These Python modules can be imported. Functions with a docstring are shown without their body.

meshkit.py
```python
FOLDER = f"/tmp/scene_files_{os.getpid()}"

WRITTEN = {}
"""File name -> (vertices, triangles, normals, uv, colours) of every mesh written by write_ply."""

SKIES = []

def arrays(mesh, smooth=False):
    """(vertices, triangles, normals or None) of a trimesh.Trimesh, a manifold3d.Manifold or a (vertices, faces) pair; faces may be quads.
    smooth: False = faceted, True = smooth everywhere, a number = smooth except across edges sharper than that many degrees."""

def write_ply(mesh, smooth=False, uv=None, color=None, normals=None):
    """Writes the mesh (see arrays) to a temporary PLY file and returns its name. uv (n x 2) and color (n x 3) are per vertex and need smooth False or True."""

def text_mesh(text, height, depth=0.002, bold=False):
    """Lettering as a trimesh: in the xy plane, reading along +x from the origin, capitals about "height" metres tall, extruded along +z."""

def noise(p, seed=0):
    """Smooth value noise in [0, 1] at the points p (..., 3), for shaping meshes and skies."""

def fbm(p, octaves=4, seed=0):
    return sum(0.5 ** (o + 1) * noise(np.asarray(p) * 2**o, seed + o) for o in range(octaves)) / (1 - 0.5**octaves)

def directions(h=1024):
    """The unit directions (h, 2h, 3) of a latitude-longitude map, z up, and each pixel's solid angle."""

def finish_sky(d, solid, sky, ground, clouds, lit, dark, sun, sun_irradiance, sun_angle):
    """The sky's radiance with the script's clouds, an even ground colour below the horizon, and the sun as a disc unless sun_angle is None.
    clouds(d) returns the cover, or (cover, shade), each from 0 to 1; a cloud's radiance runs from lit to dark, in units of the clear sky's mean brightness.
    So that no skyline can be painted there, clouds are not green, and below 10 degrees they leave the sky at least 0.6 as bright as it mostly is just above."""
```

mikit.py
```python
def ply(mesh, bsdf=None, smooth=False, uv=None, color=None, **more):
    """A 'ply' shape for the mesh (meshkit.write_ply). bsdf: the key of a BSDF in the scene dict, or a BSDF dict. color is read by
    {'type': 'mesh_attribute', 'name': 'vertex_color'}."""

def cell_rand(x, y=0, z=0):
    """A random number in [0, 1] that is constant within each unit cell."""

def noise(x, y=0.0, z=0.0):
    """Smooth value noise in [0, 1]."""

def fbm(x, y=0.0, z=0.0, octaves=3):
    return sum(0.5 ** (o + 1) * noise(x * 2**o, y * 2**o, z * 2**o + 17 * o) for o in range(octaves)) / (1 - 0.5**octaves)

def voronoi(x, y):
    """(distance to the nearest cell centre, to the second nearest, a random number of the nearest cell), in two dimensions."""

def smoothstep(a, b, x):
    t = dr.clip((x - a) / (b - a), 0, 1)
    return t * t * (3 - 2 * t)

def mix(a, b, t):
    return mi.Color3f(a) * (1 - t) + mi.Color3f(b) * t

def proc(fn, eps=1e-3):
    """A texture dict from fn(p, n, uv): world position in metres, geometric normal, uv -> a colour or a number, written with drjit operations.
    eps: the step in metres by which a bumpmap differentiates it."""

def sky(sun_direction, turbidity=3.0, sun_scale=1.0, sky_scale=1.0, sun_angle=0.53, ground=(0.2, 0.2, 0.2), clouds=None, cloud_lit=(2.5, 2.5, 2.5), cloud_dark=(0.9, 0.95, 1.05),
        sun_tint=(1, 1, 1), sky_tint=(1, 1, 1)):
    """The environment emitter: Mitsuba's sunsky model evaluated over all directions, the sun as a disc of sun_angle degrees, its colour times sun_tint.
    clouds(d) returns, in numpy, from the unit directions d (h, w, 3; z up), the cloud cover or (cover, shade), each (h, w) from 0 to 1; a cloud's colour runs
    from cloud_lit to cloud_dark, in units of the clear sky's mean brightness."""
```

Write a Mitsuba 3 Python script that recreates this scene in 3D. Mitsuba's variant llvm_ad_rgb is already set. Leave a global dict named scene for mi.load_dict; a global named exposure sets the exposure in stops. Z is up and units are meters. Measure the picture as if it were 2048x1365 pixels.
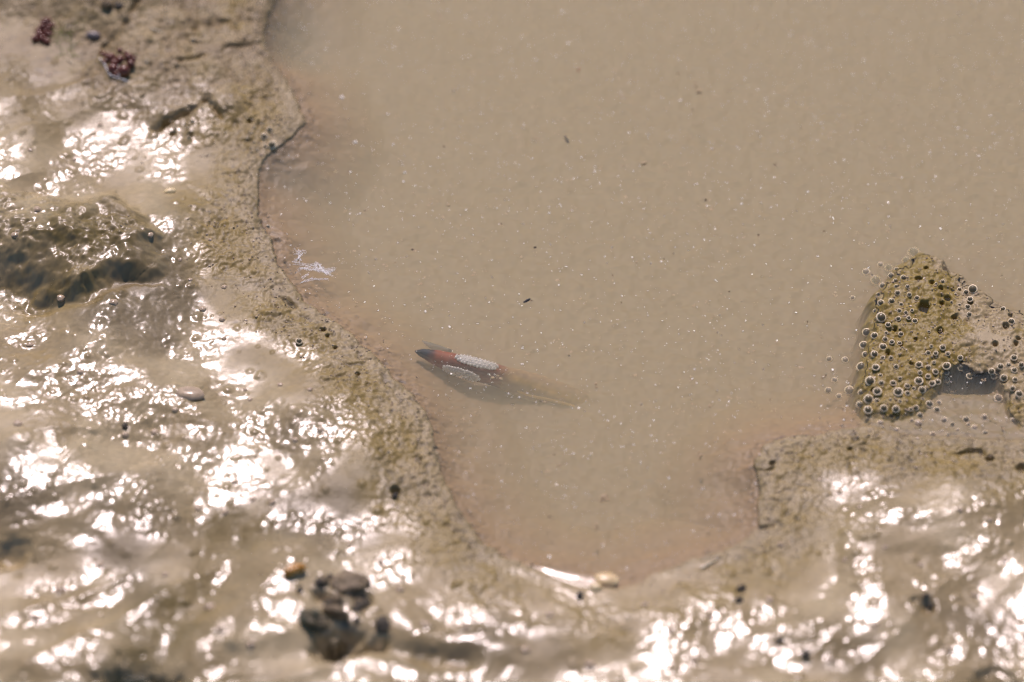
import math, random
import numpy as np, trimesh, shapely
import mitsuba as mi, mikit
from scipy.spatial import cKDTree
from scipy.interpolate import RegularGridInterpolator

T = mi.ScalarTransform4f
scene, labels = {}, {}
random.seed(7)
rng = np.random.default_rng(11)

# ------------------------------------------------------------------ camera, sky, exposure
D, ELEV, WIDE = 0.90, math.radians(46), 0.200         # a hand-held tele lens about 0.9 m from a 20 cm wide patch of mud
EYE = np.array([0.0, -D * math.cos(ELEV), D * math.sin(ELEV)])
FOV = 2 * math.degrees(math.atan(WIDE / 2 / D))
scene['camera'] = {'type': 'thinlens', 'to_world': T().look_at(origin=EYE.tolist(), target=[0, 0, 0], up=[0, 0, 1]),
                   'fov': FOV, 'fov_axis': 'x', 'aperture_radius': 0.0098, 'focus_distance': D + 0.006, 'near_clip': 0.01, 'far_clip': 500.0}
SUN_Z, SUN_AZ = math.radians(36), math.radians(96)
scene['sky_light'] = mikit.sky([math.sin(SUN_Z) * math.cos(SUN_AZ), math.sin(SUN_Z) * math.sin(SUN_AZ), math.cos(SUN_Z)], turbidity=3, sun_tint=(1.0, .99, 1.30))
exposure = 1.3

FWD = -EYE / np.linalg.norm(EYE)
RIGHT = np.array([1.0, 0, 0])
UPV = np.cross(RIGHT, FWD)

def at(u, v, z=0.0):
    """Millimetre coordinates of the spot at height z (mm) that stands at photo position u, v (2048 x 1365)."""
    u, v = np.asarray(u, float), np.asarray(v, float)
    s = WIDE / 2 / D
    d = FWD + ((u - 1024) / 1024 * s)[..., None] * RIGHT + (-(v - 682.5) / 1024 * s)[..., None] * UPV
    t = (z / 1000 - EYE[2]) / d[..., 2]
    return (EYE + t[..., None] * d) * 1000

def pts(list_uv, z=0.0):
    a = np.array(list_uv, float)
    return at(a[:, 0], a[:, 1], z)[:, :2]

# ------------------------------------------------------------------ noise (numpy, mm)
from concurrent.futures import ThreadPoolExecutor
WORKERS, TABLES = ThreadPoolExecutor(4), {}
def pnoise_piece(x, y, lam, seed):
    if seed not in TABLES:
        an = np.random.default_rng(1000 + seed).uniform(0, 2 * np.pi, 65536)
        TABLES[seed] = np.cos(an).astype(np.float32), np.sin(an).astype(np.float32)
    gx, gy = TABLES[seed]
    x, y = x / lam, y / lam
    i, j = np.floor(x), np.floor(y)
    fx, fy = (x - i).astype(np.float32), (y - j).astype(np.float32)
    i, j = i.astype(np.int64).astype(np.int32), j.astype(np.int64).astype(np.int32)
    i0, i1, j0, j1 = (i & 255) << 8, ((i + 1) & 255) << 8, j & 255, (j + 1) & 255
    def g(a, b, dx, dy):
        k = a | b
        return gx[k] * dx + gy[k] * dy
    sx, sy = fx * fx * fx * (fx * (fx * 6 - 15) + 10), fy * fy * fy * (fy * (fy * 6 - 15) + 10)
    a = g(i0, j0, fx, fy); a += (g(i1, j0, fx - 1, fy) - a) * sx
    b = g(i0, j1, fx, fy - 1); b += (g(i1, j1, fx - 1, fy - 1) - b) * sx
    return 1.5 * (a + (b - a) * sy)
def pnoise(x, y, lam, seed=0):
    """gradient noise, about -1..1, wavelength lam"""
    if x.size < 50000: return pnoise_piece(x, y, lam, seed)
    n = len(x) // 8 + 1
    return np.concatenate(list(WORKERS.map(lambda k: pnoise_piece(x[k:k + n], y[k:k + n], lam, seed), range(0, len(x), n)))).astype(float)

def pfbm(x, y, lam, oct=3, seed=0, gain=0.5):
    return sum(gain ** o * pnoise(x, y, lam / 2 ** o, seed + 17 * o) for o in range(oct))

def sstep(a, b, x):
    t = np.clip((x - a) / (b - a), 0, 1)
    return t * t * (3 - 2 * t)

def densify(p, step=0.4, closed=True, jitter=0.0):
    from scipy.interpolate import PchipInterpolator
    q = np.vstack([p, p[:1]]) if closed else p
    s = np.r_[0, np.cumsum(np.linalg.norm(np.diff(q, axis=0), axis=1))]
    t = np.arange(0, s[-1], step)
    return np.stack([PchipInterpolator(s, q[:, k])(t) for k in (0, 1)], 1)

def signed(poly, X, Y):
    """distance in mm to the outline: negative inside"""
    b = densify(poly)
    d = cKDTree(b).query(np.stack([X.ravel(), Y.ravel()], 1), workers=-1)[0].reshape(X.shape)
    pg = shapely.Polygon(b)
    shapely.prepare(pg)
    return np.where(shapely.contains_xy(pg, X.ravel(), Y.ravel()).reshape(X.shape), -d, d)

def linedist(line, X, Y):
    b = densify(line, 0.15, False)
    out = np.full(X.shape, 99.0)
    i0, i1 = np.searchsorted(Y[:, 0], [b[:, 1].min() - 15, b[:, 1].max() + 15])
    j0, j1 = np.searchsorted(X[0], [b[:, 0].min() - 15, b[:, 0].max() + 15])
    sub = (slice(i0, i1), slice(j0, j1))
    out[sub] = cKDTree(b).query(np.stack([X[sub].ravel(), Y[sub].ravel()], 1), workers=-1)[0].reshape(X[sub].shape)
    return out

# ------------------------------------------------------------------ the mud ground: one sheet to the horizon
SHORE = pts([(560, -60), (553, 0), (535, 40), (529, 80), (545, 125), (575, 165), (596, 210), (606, 238), (588, 272), (558, 296), (528, 322), (519, 370), (517, 420), (539, 470),
             (552, 520), (580, 565), (603, 605), (645, 630), (690, 660), (737, 702), (775, 735), (803, 768), (825, 795), (855, 830), (871, 880), (882, 930), (905, 985), (925, 1030),
             (960, 1075), (1000, 1105), (1040, 1130), (1100, 1150), (1150, 1165), (1200, 1178), (1260, 1170), (1310, 1150), (1390, 1120), (1440, 1105), (1500, 1075), (1520, 1050),
             (1514, 1010), (1520, 960), (1508, 930), (1524, 895), (1565, 880), (1650, 866), (1715, 856), (1790, 868), (1880, 874), (1960, 880), (2060, 884), (2200, 900), (2700, 820),
             (3300, 200), (3200, -1400), (1900, -2000), (700, -1500), (420, -700)])
REEF = pts([(1728, 846), (1716, 800), (1716, 745), (1728, 680), (1742, 605), (1768, 558), (1806, 524), (1840, 508), (1880, 524), (1916, 556), (1955, 588), (2050, 630), (2300, 690),
            (2300, 905), (2060, 878), (2034, 858), (2016, 815), (2003, 776), (1985, 750), (1950, 758), (1915, 737), (1897, 743), (1880, 761), (1864, 792), (1852, 826), (1800, 846)], -0.8)
MOUND = pts([(-330, 250), (-60, 330), (60, 352), (160, 366), (250, 380), (310, 420), (322, 470), (312, 520), (280, 542), (230, 556), (190, 584), (140, 596), (90, 574), (0, 545), (-300, 500)], 5)

def axis(lo, hi, n, far):
    core = np.linspace(lo, hi, n)
    step, out, p = core[1] - core[0], [], hi
    k = 1.16
    while p < far:
        step *= k
        p += step
        out.append(p)
        k = 1.16 if p - hi < 250 else 1.5
    return np.r_[(lo + hi) - np.array(out)[::-1], core, out]

XS, YS = axis(-112, 112, 1010, 60000.0), axis(-126, 112, 1000, 60000.0)
X, Y = np.meshgrid(XS, YS, indexing='xy')
inner = (np.abs(X) < 140) & (Y > -150) & (Y < 140)

d0 = signed(SHORE, X, Y)
d = d0 + 0.75 * pfbm(X, Y, 9, 3, 1) * sstep(-20, 0, d0) + 0.35 * pfbm(X, Y, 2.2, 3, 2)
rd = signed(REEF, X, Y) + 0.7 * pfbm(X, Y, 5, 3, 3)
md = signed(MOUND, X, Y) + 3.0 * pfbm(X, Y, 12, 4, 4)

def blob(u, v, ru, rv=None, z=0.0, ang=0):
    """soft elliptical patch (1 at the centre) round a spot, radii in mm"""
    c = at(u, v, z)
    dx, dy = X - c[0], Y - c[1]
    ca, sa = math.cos(math.radians(ang)), math.sin(math.radians(ang))
    return np.exp(-(((dx * ca + dy * sa) / ru) ** 2 + ((-dx * sa + dy * ca) / (rv or ru)) ** 2))

land = np.maximum(d, 0)
steepness = 1 + 3.0 * blob(545, 40, 9, 13) + .2 * blob(545, 330, 6, 9) + 1.2 * blob(900, 900, 6, 18) + .5 * blob(1530, 960, 4, 10)
Hs = (0.42 * steepness ** 0.8 * (1 - np.exp(-land / 0.8)) + 0.085 * np.minimum(land, 22) + 0.005 * np.minimum(land, 150))
away = sstep(3, 20, land)
# crust (dry looking, porous, sandy) or smooth wet film
crust = 1 - sstep(6, 19, land + 4.5 * pfbm(X, Y, 14, 3, 5))
crust = np.clip(crust + 1.0 * blob(360, 60, 26, 26) + 1.0 * blob(120, 60, 26, 20) + .7 * blob(1850, 890, 16, 5) - 0.9 * blob(1250, 1190, 26, 8) * 1.0 + .5 * blob(440, 480, 7, 10), 0, 1)
lump = (3.8 * pfbm(X, Y, 36, 2, 6, .4) + 0.85 * pnoise(X, Y, 13, 7) + 0.34 * pnoise(X + 0.6 * Y, 1.4 * Y - 0.5 * X, 7.5, 8)) * away
ripple = 0.12 * pnoise(X, Y, 3.4, 9) + 0.09 * pnoise(X, Y, 1.8, 10) + .058 * pnoise(X, Y, 1.05, 11) + .02 * pnoise(X, Y, .72, 14)
film0 = sstep(-.35, .15, pfbm(X, Y, 17, 2, 70) + .25 * sstep(15, 35, land))
ripple = ripple * sstep(2, 12, land) * (.3 + .7 * film0) * (1 - .7 * crust) * (.55 + .9 * sstep(-.5, .5, pnoise(X, Y, 15, 13)))
crust = np.clip(crust + .65 * sstep(1, -3, md) * sstep(-.6, .3, pfbm(X, Y, 10, 2, 34)), 0, 1)
# trodden ridges running down towards the lower left
rid = 1 - np.abs(pnoise(0.35 * (X * .8 + Y * .6), -X * .6 + Y * .8, 15, 12))
lump += 0.8 * (rid ** 3 - 0.4) * sstep(18, 45, land)
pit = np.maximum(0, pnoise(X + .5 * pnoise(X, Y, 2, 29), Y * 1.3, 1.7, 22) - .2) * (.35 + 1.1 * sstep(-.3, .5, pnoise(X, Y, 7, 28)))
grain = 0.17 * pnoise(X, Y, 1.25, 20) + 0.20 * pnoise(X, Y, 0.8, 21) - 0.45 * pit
clod = 0.45 * pfbm(X, Y, 5.0, 3, 23)
Z = Hs + lump + (grain + clod * sstep(.3, 3, land)) * crust + 0.03 * pnoise(X, Y, 0.8, 24) * (1 - crust)
zmin = np.minimum(0.06 + 0.05 * land, 0.5)
Z = np.where(inner, zmin + .35 * np.logaddexp(0, np.clip((Z - zmin) / .35, -30, 300)), np.maximum(Z, zmin)) + ripple

# small low lumps pressed out of the mud
brng = np.random.default_rng(21)
for k in range(2200):
    bx, by = brng.uniform(-108, 108), brng.uniform(-118, 105)
    r = .28 + .75 * brng.random() ** 2.5
    i0, j0 = np.searchsorted(YS, by - 2.4 * r), np.searchsorted(XS, bx - 2.4 * r)
    i1, j1 = np.searchsorted(YS, by + 2.4 * r), np.searchsorted(XS, bx + 2.4 * r)
    im, jm = (i0 + i1) // 2, (j0 + j1) // 2
    if land[im, jm] < 5 or brng.random() > .25 + .75 * away[im, jm]: continue
    sub = (slice(i0, i1), slice(j0, j1))
    Z[sub] += r * brng.uniform(.22, .5) * np.exp(-(((X[sub] - bx) ** 2 + ((Y[sub] - by) * brng.uniform(.8, 1.2)) ** 2) / r ** 2) ** 1.4)

# the left mound: a slab with a broken lower lip
Z += (3.2 + 1.6 * sstep(-3, -14, md)) * (1 - sstep(-5.0, 0.6, md)) * (0.95 + .2 * pnoise(X, Y, 20, 31)) + (0.9 * pfbm(X, Y, 7, 3, 32)) * sstep(0, -4, md)
Z -= .9 * np.exp(-((md - 1.2) / 1.5) ** 2) * (.5 + sstep(-.4, .4, pnoise(X, Y, 9, 33))) * sstep(at(0, 480, 6)[1], at(0, 560, 6)[1] - 6, Y)

def groove(line, depth, width, z=0.0):
    global Z
    g = np.abs(linedist(pts(line, z), X, Y) + .9 * width * pnoise(X, Y, 2.6, 80) + .4 * width * pnoise(X, Y, 1.1, 81))
    Z = Z - depth * np.exp(-(g / width) ** 2) * (.45 + .75 * sstep(-.5, .5, pnoise(X, Y, 3.3, 82)))
groove([(312, 246), (335, 236), (352, 228), (375, 222), (400, 208), (418, 196)], 2.6, 0.75, 2)
groove([(418, 205), (432, 220), (445, 236)], 1.4, 0.5, 2)
groove([(278, 4), (262, 30), (246, 52), (222, 70), (198, 92)], 1.2, 0.6, 3)
groove([(395, 58), (425, 44), (450, 42), (470, 52)], 1.2, 0.8, 2)
groove([(362, 122), (385, 118), (405, 112)], 1.2, 0.6, 2)
groove([(455, 98), (485, 92), (520, 84)], 0.9, 0.5, 1)
groove([(1905, 908), (1930, 903), (1952, 900), (1968, 908)], 1.3, 0.45, 1)
groove([(565, 594), (575, 602), (592, 612)], 1.5, 0.5, 1)
groove([(1514, 936), (1530, 938), (1545, 934)], 0.9, 0.3, 1)
groove([(1518, 1050), (1535, 1052), (1548, 1048)], 0.9, 0.35, 1)
groove([(870, 892), (876, 905), (880, 916)], 1.2, 0.4, 1)
Z -= 2.6 * np.exp(-(linedist(pts([(300, 1320), (360, 1235), (430, 1140), (480, 1050)], 4), X, Y) / 5) ** 2)
Z -= 1.8 * np.exp(-(linedist(pts([(660, 1260), (740, 1275), (840, 1290), (930, 1305)], 4), X, Y) / 2.5) ** 2)
# the pale smooth runnel at the top
Z -= 1.0 * blob(300, 25, 4.5, 8, 3) * sstep(at(255, 30, 3)[0], at(285, 30, 3)[0], X)
# holes in the bank
for u, v, r in ((645, 655, .5), (655, 668, .3), (670, 690, .25), (790, 980, .8), (1545, 920, .5), (1980, 915, .8), (2045, 935, 1.2), (380, 268, .5), (345, 262, .5), (500, 240, .6), (1700, 895, .4), (715, 745, .4)):
    c = at(u, v, 1.5)
    Z -= 1.6 * np.exp(-(((X - c[0]) ** 2 + (Y - c[1]) ** 2) / r ** 2) ** 2)
# dark hollows under the stones at the bottom
for u, v, r, h in ((668, 1272, 2.6, 4.0), (648, 1258, 1.6, 3.0), (700, 1245, 1.8, 2.5), (760, 1260, 1.5, 2.5), (640, 1170, 1.5, 2), (725, 1180, 1.8, 2), (250, 1362, 4.0, 4.0), (300, 1350, 2.5, 3), (20, 1080, 3, 2.0), (1855, 1190, 1.6, 2.0), (1990, 1340, 3, 2.5)):
    c = at(u, v, 5)
    Z -= h * np.exp(-np.maximum(((X - c[0]) ** 2 + (Y - c[1]) ** 2) / r ** 2 * (1 + .8 * pfbm(X, Y, 3.2, 2, 83)), 0) ** 1.3)

# a smooth wet swelling added on the bottom shore to make the sun glint
sl = linedist(pts([(1000, 1096), (1045, 1121), (1100, 1142), (1160, 1156), (1225, 1164)], .3), X, Y)
along = X - at(1165, 1150)[0]
glint_swell = np.exp(-(sl / (1.2 + .9 * np.exp(-(along / 5) ** 2))) ** 2) * np.exp(-np.abs(along / np.where(along < 0, 9.0, 4.5)) ** 2) * (.92 + .12 * pnoise(X, Y, 2.2, 49))
ws = sstep(.06, .45, glint_swell)
Z = Z * (1 - ws) + ws * (.10 + .42 * glint_swell)
glint_film = .9 * sstep(.05, .5, glint_swell)

# below the water
wet = np.maximum(-d, 0)
shelf = 0.32 - 0.14 * blob(1250, 1050, 22, 16)
deep = 0.2 + shelf * steepness * wet * np.exp(-wet / 40) + 42 * (1 - np.exp(-(wet / 75) ** 1.5)) + 16 * sstep(15, 48, wet + 5 * pnoise(X, Y, 28, 48))
floor = -np.minimum(deep, 45) + (0.5 * pfbm(X, Y, 9, 3, 40) * sstep(14, 6, wet) + 1.0 * pfbm(X, Y, 42, 2, 44) * sstep(5, 20, wet)) * sstep(1, 6, wet) + .7 * blob(560, 470, 5) * sstep(.5, 3, wet)
floor += grain * 0.8 * (1 - sstep(0, 8, wet))
# the crust's drowned spur at the left bank
def smax(a, b, k=.5): return k * np.logaddexp(np.clip(a / k, -300, 300), np.clip(b / k, -300, 300))
floor = smax(floor, -0.5 - 8 * (1 - np.maximum(blob(588, 262, 4.2, 4.5), .93 * blob(618, 266, 3.0, 2.0))) + .3 * pfbm(X, Y, 3, 2, 45))
# the drowned shelf before the right bank, below the bubble mat
floor = smax(floor, -6.5 * blob(1930, 766, 6.5, 2.6, -3)  - .45 - 0.10 * np.maximum(wet - 1, 0) - 30 * (1 - sstep(at(1690, 800)[0], at(1740, 800)[0], X)) - 30 * sstep(at(1900, 770)[1], at(1900, 700)[1], Y) + .25 * pfbm(X, Y, 3, 2, 41))
# the mat itself
rin = np.maximum(-rd, 0)
mat_top = 0.22 + .9 * (1 - np.exp(-rin / 4)) - 1.2 * np.exp(-rin / 1.5) * sstep(at(1900, 600)[0], at(1780, 600)[0], X) - .35 * np.exp(-rin / 1.0) + 0.45 * pfbm(X, Y, 6, 3, 42) + 1.15 * grain + .2 * pnoise(X, Y, 2.1, 43) + .55 * blob(1985, 690, 5)
mat = np.where(rd < 0, mat_top, mat_top - 3.2 * np.maximum(rd, 0) ** 1.1)
for u, v, r in ((1847, 626, 9), (1836, 569, 5.5), (1851, 547, 4), (1891, 542, 5), (1862, 578, 4), (1881, 588, 5), (1895, 606, 6.5), (1883, 618, 4.5), (1990, 703, 5), (1938, 618, 4), (1908, 645, 5), (1880, 672, 6), (1790, 668, 4),
                (1800, 700, 4), (1822, 740, 4), (2020, 640, 4), (2010, 665, 5), (2035, 690, 4), (1775, 715, 4), (1830, 690, 3.5), (2030, 700, 4), (1745, 790, 4)):
    c = at(u, v, -0.8)
    r *= 0.098 * (1.1 if r > 8 else .85)
    rr = ((X - c[0]) ** 2 + ((Y - c[1]) * .8) ** 2) / r ** 2 * (1 + .7 * pnoise(X, Y, 1.2, 46))
    mat -= (4.2 if r > .8 else 1.8) * np.exp(-np.maximum(rr, 0) ** 2)
floor = np.maximum(floor, mat)
ZL = Z
Z = np.where(d < 0, np.where(rd < .5, np.minimum(floor, 1.4), np.minimum(floor, -0.15 - .2 * np.minimum(wet, 1))), Z)
Z = np.where((d < 0) & (ws > 0), Z * (1 - ws) + ws * (.10 + .42 * glint_swell), Z)
farland = sstep(150, 900, d0)
Z = Z * (1 - farland) + farland * (14 + 18 * pfbm(X, Y, 900, 3, 50) * sstep(500, 4000, d0))

# base colours of the mud, with shade painted into hollows, pits and slopes
def col(c): return np.array(c, float)
TAN, PALE, OLIVE, DARK, PINK = col([.290, .220, .134]), col([.42, .338, .24]), col([.150, .108, .034]), col([.150, .115, .075]), col([.275, .182, .108])
C = np.ones(X.shape + (3,)) * TAN
def lay(c, w):
    global C
    C = C * (1 - w[..., None]) + c * w[..., None]
lay(PALE, (1 - crust) * sstep(-.2, .5, pfbm(X, Y, 22, 3, 60)) * .8)
lay(DARK, (1 - crust) * sstep(.05, .75, pfbm(X, Y, 30, 3, 61)) * .75 * sstep(8, 20, land))
alg_shade = sstep(.05, .7, pfbm(X, Y, 9, 4, 62)) * crust * .5
alg_shade = np.maximum(alg_shade, sstep(-.5, .4, pfbm(X, Y, 4, 3, 63) - .3) * 0)
for u, v, a, b, w, z, an in ((310, 190, 5, 5, .8, 3, 0), (480, 250, 7, 5, .7, 1, 0), (170, 470, 17, 10, .95, 6, 0), (90, 560, 16, 6, .9, 6, 0), (520, 660, 6, 10, .75, 2, 0), (690, 830, 4, 9, .8, 3, 20), (740, 930, 4, 8, .7, 3, 15),
                             (780, 985, 4, 4, .75, 2, 0), (330, 1230, 8, 16, .95, 5, -35), (470, 1010, 7, 11, .8, 5, -30), (100, 130, 18, 6, .4, 3, 0), (460, 560, 6, 9, .5, 3, 0), (440, 430, 3, 6, .35, 2, 0), (1700, 1000, 12, 6, .25, 3, 0),
                             (2020, 960, 8, 7, .5, 3, 0), (1600, 1250, 9, 5, .35, 5, 0), (1900, 890, 14, 3, .45, 1, 0), (850, 1290, 12, 4, .5, 8, 0), (960, 1130, 8, 4, .3, 2, 0), (70, 220, 10, 6, .3, 4, 0)):  # algae, plus olive painted as shade on the lower-left slope and below the stones
    alg_shade = np.maximum(alg_shade, w * blob(u, v, a, b, z, an) * (0.55 + .6 * sstep(-.6, .6, pfbm(X, Y, 5, 3, 64))))
lay(OLIVE, np.clip(alg_shade, 0, .95) * (d > 0))
lay(col([.36, .27, .165]), np.clip(blob(1200, 1190, 30, 6, 1) * .6, 0, 1) * (d > 0))
lay(col([.235, .165, .052]), (d > 0) * .85 * sstep(1.5, 5, land) * (1 - sstep(11, 22, land)) * sstep(-.6, .25, pfbm(X, Y, 11, 3, 72)))
lay(col([.20, .14, .085]), (d > 0) * np.clip(1.2 * blob(330, 60, 30, 22, 2), 0, .6) * sstep(-.5, .4, pfbm(X, Y, 8, 3, 73)))
lay(col([.05, .042, .028]), .85 * np.clip((1.2 * blob(675, 1255, 4.2, 4.2, 4) + blob(255, 1356, 6, 4, 4) + .9 * blob(680, 1180, 5, 4, 4) + .6 * blob(860, 1290, 9, 2, 4)) * (.6 + .8 * pfbm(X, Y, 2.6, 3, 84)), 0, 1))  # shade of the bottom hollows and below the stones, painted as dark colour
lay(PINK, (d < 0) * 1.0)
lay(col([.17, .125, .08]), (d < 0) * .7 * sstep(.2, .9, .3 * pfbm(X, Y, 10, 3, 71) + 1.0 * blob(570, 50, 10, 15) + .9 * blob(560, 340, 8, 7) + .6 * blob(1500, 960, 6, 6)))  # darker floor painted along the banks for their shade
onmat = sstep(1.2, -0.4, rd) * (d < 0)
lay(TAN * 1.05, onmat)
lay(col([.06, .05, .035]), np.clip(1.8 * blob(1930, 764, 7, 3.4, -3), 0, 1) * (d < 0) * (rd > -.5))  # shade under the mat edge painted near-black on hollow and wall
lay(col([.215, .150, .028]), onmat * np.clip(sstep(-.5, .4, pfbm(X, Y, 5.5, 4, 66) + 1.5 * blob(1780, 640, 8, 18) + .9 * blob(1800, 760, 9, 9) + .3 - .9 * sstep(at(1880, 640)[0], at(1960, 640)[0], X) - .9 * blob(1975, 672, 4, 4) - .7 * blob(1880, 540, 4, 3)), 0, .93))
lay(col([.235, .175, .09]), sstep(0, 1, rd) * sstep(at(1690, 800)[0], at(1760, 800)[0], X) * sstep(17, 12, wet) * (d < 0) * (.75 + .25 * sstep(-.3, .3, pfbm(X, Y, 3, 2, 74))))
C *= (1 + (.10 * pfbm(X, Y, 1.1, 2, 67) + .06 * pfbm(X, Y, 6, 2, 68)) * np.where(rd < 1, 1, sstep(7, 2, wet)))[..., None]
C *= (1 - .45 * sstep(.2, .9, pnoise(X, Y, 1.0, 69)) * crust * (d > -2) - .45 * np.minimum(1, pit * 2.2) * crust * (d > -2))[..., None]  # last term paints shade into the crust pits
C *= [.99, .995, .80]
C = np.clip(C, .01, .6)

film = np.clip((1 - crust) * (d > 0) * film0, 0, 1)
film = np.maximum(film, glint_film)
nx, ny = len(XS), len(YS)
V = np.stack([X, Y, Z], -1).reshape(-1, 3) / 1000
ii = (np.arange(ny - 1)[:, None] * nx + np.arange(nx - 1)[None]).ravel()
F = np.concatenate([np.stack([ii, ii + 1, ii + nx + 1], 1), np.stack([ii, ii + nx + 1, ii + nx], 1)])
scene['mud_bsdf'] = {'type': 'twosided', 'b': {'type': 'principled', 'base_color': {'type': 'mesh_attribute', 'name': 'vertex_color'},
                     'roughness': mikit.proc(lambda p, n, uv: 0.54 - 0.31 * uv.x), 'specular': 0.5, 'clearcoat': mikit.proc(lambda p, n, uv: uv.x), 'clearcoat_gloss': 0.72}}
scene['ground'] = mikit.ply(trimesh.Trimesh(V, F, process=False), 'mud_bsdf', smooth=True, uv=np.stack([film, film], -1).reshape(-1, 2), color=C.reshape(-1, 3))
labels['ground'] = {'label': 'wet tan mud bank with a porous crust round the pool', 'category': 'mud', 'kind': 'structure'}

ground_z = RegularGridInterpolator((YS, XS), Z, bounds_error=False, fill_value=0.0)
def gz(x, y): return ground_z(np.stack([np.asarray(y, float), np.asarray(x, float)], -1))
def spot(u, v):
    """mm position of the ground that shows at photo position u, v (first crossing of the ray from above)"""
    zs = np.linspace(16, -30, 700)
    p = at(np.full(700, float(u)), np.full(700, float(v)), zs)
    hit = np.nonzero(gz(p[:, 0], p[:, 1]) >= zs)[0]
    return p[hit[0]] if len(hit) else at(u, v, 0)
PX = WIDE * 1000 / 2048                              # mm per photo pixel

# ------------------------------------------------------------------ the water
WX, WY = np.linspace(-70, 330, 900), np.linspace(-75, 360, 900)
wx, wy = np.meshgrid(np.r_[np.linspace(-70, 112, 460), np.linspace(115, 420, 60)], np.r_[np.linspace(-80, 112, 480), np.linspace(116, 460, 60)])
wd = signed(SHORE, wx, wy)
lip = np.exp(-np.maximum(-wd + .2, 0) / 1.3)
wz = 0.10 * lip
wn = wx.shape[1]
jj = (np.arange(wx.shape[0] - 1)[:, None] * wn + np.arange(wn - 1)[None]).ravel()
wf = np.concatenate([np.stack([jj, jj + 1, jj + wn + 1], 1), np.stack([jj, jj + wn + 1, jj + wn], 1)])
wf = wf[(wd.ravel()[wf] < 9).any(1)]
wm = trimesh.Trimesh(np.stack([wx, wy, wz], -1).reshape(-1, 3) / 1000, wf, process=False)
wm.remove_unreferenced_vertices()
scene['murk'] = {'type': 'homogeneous', 'albedo': {'type': 'rgb', 'value': [.906, .884, .700]}, 'sigma_t': 76.0, 'phase': {'type': 'hg', 'g': 0.3}}
scene['water_bsdf'] = {'type': 'thindielectric', 'int_ior': 1.33, 'ext_ior': 1.0}
scene['water'] = mikit.ply(wm, 'water_bsdf', smooth=True, interior={'type': 'ref', 'id': 'murk'})
labels['water'] = {'label': 'still murky grey-brown pool water with fine silt hanging in it', 'category': 'water', 'kind': 'structure'}

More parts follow.
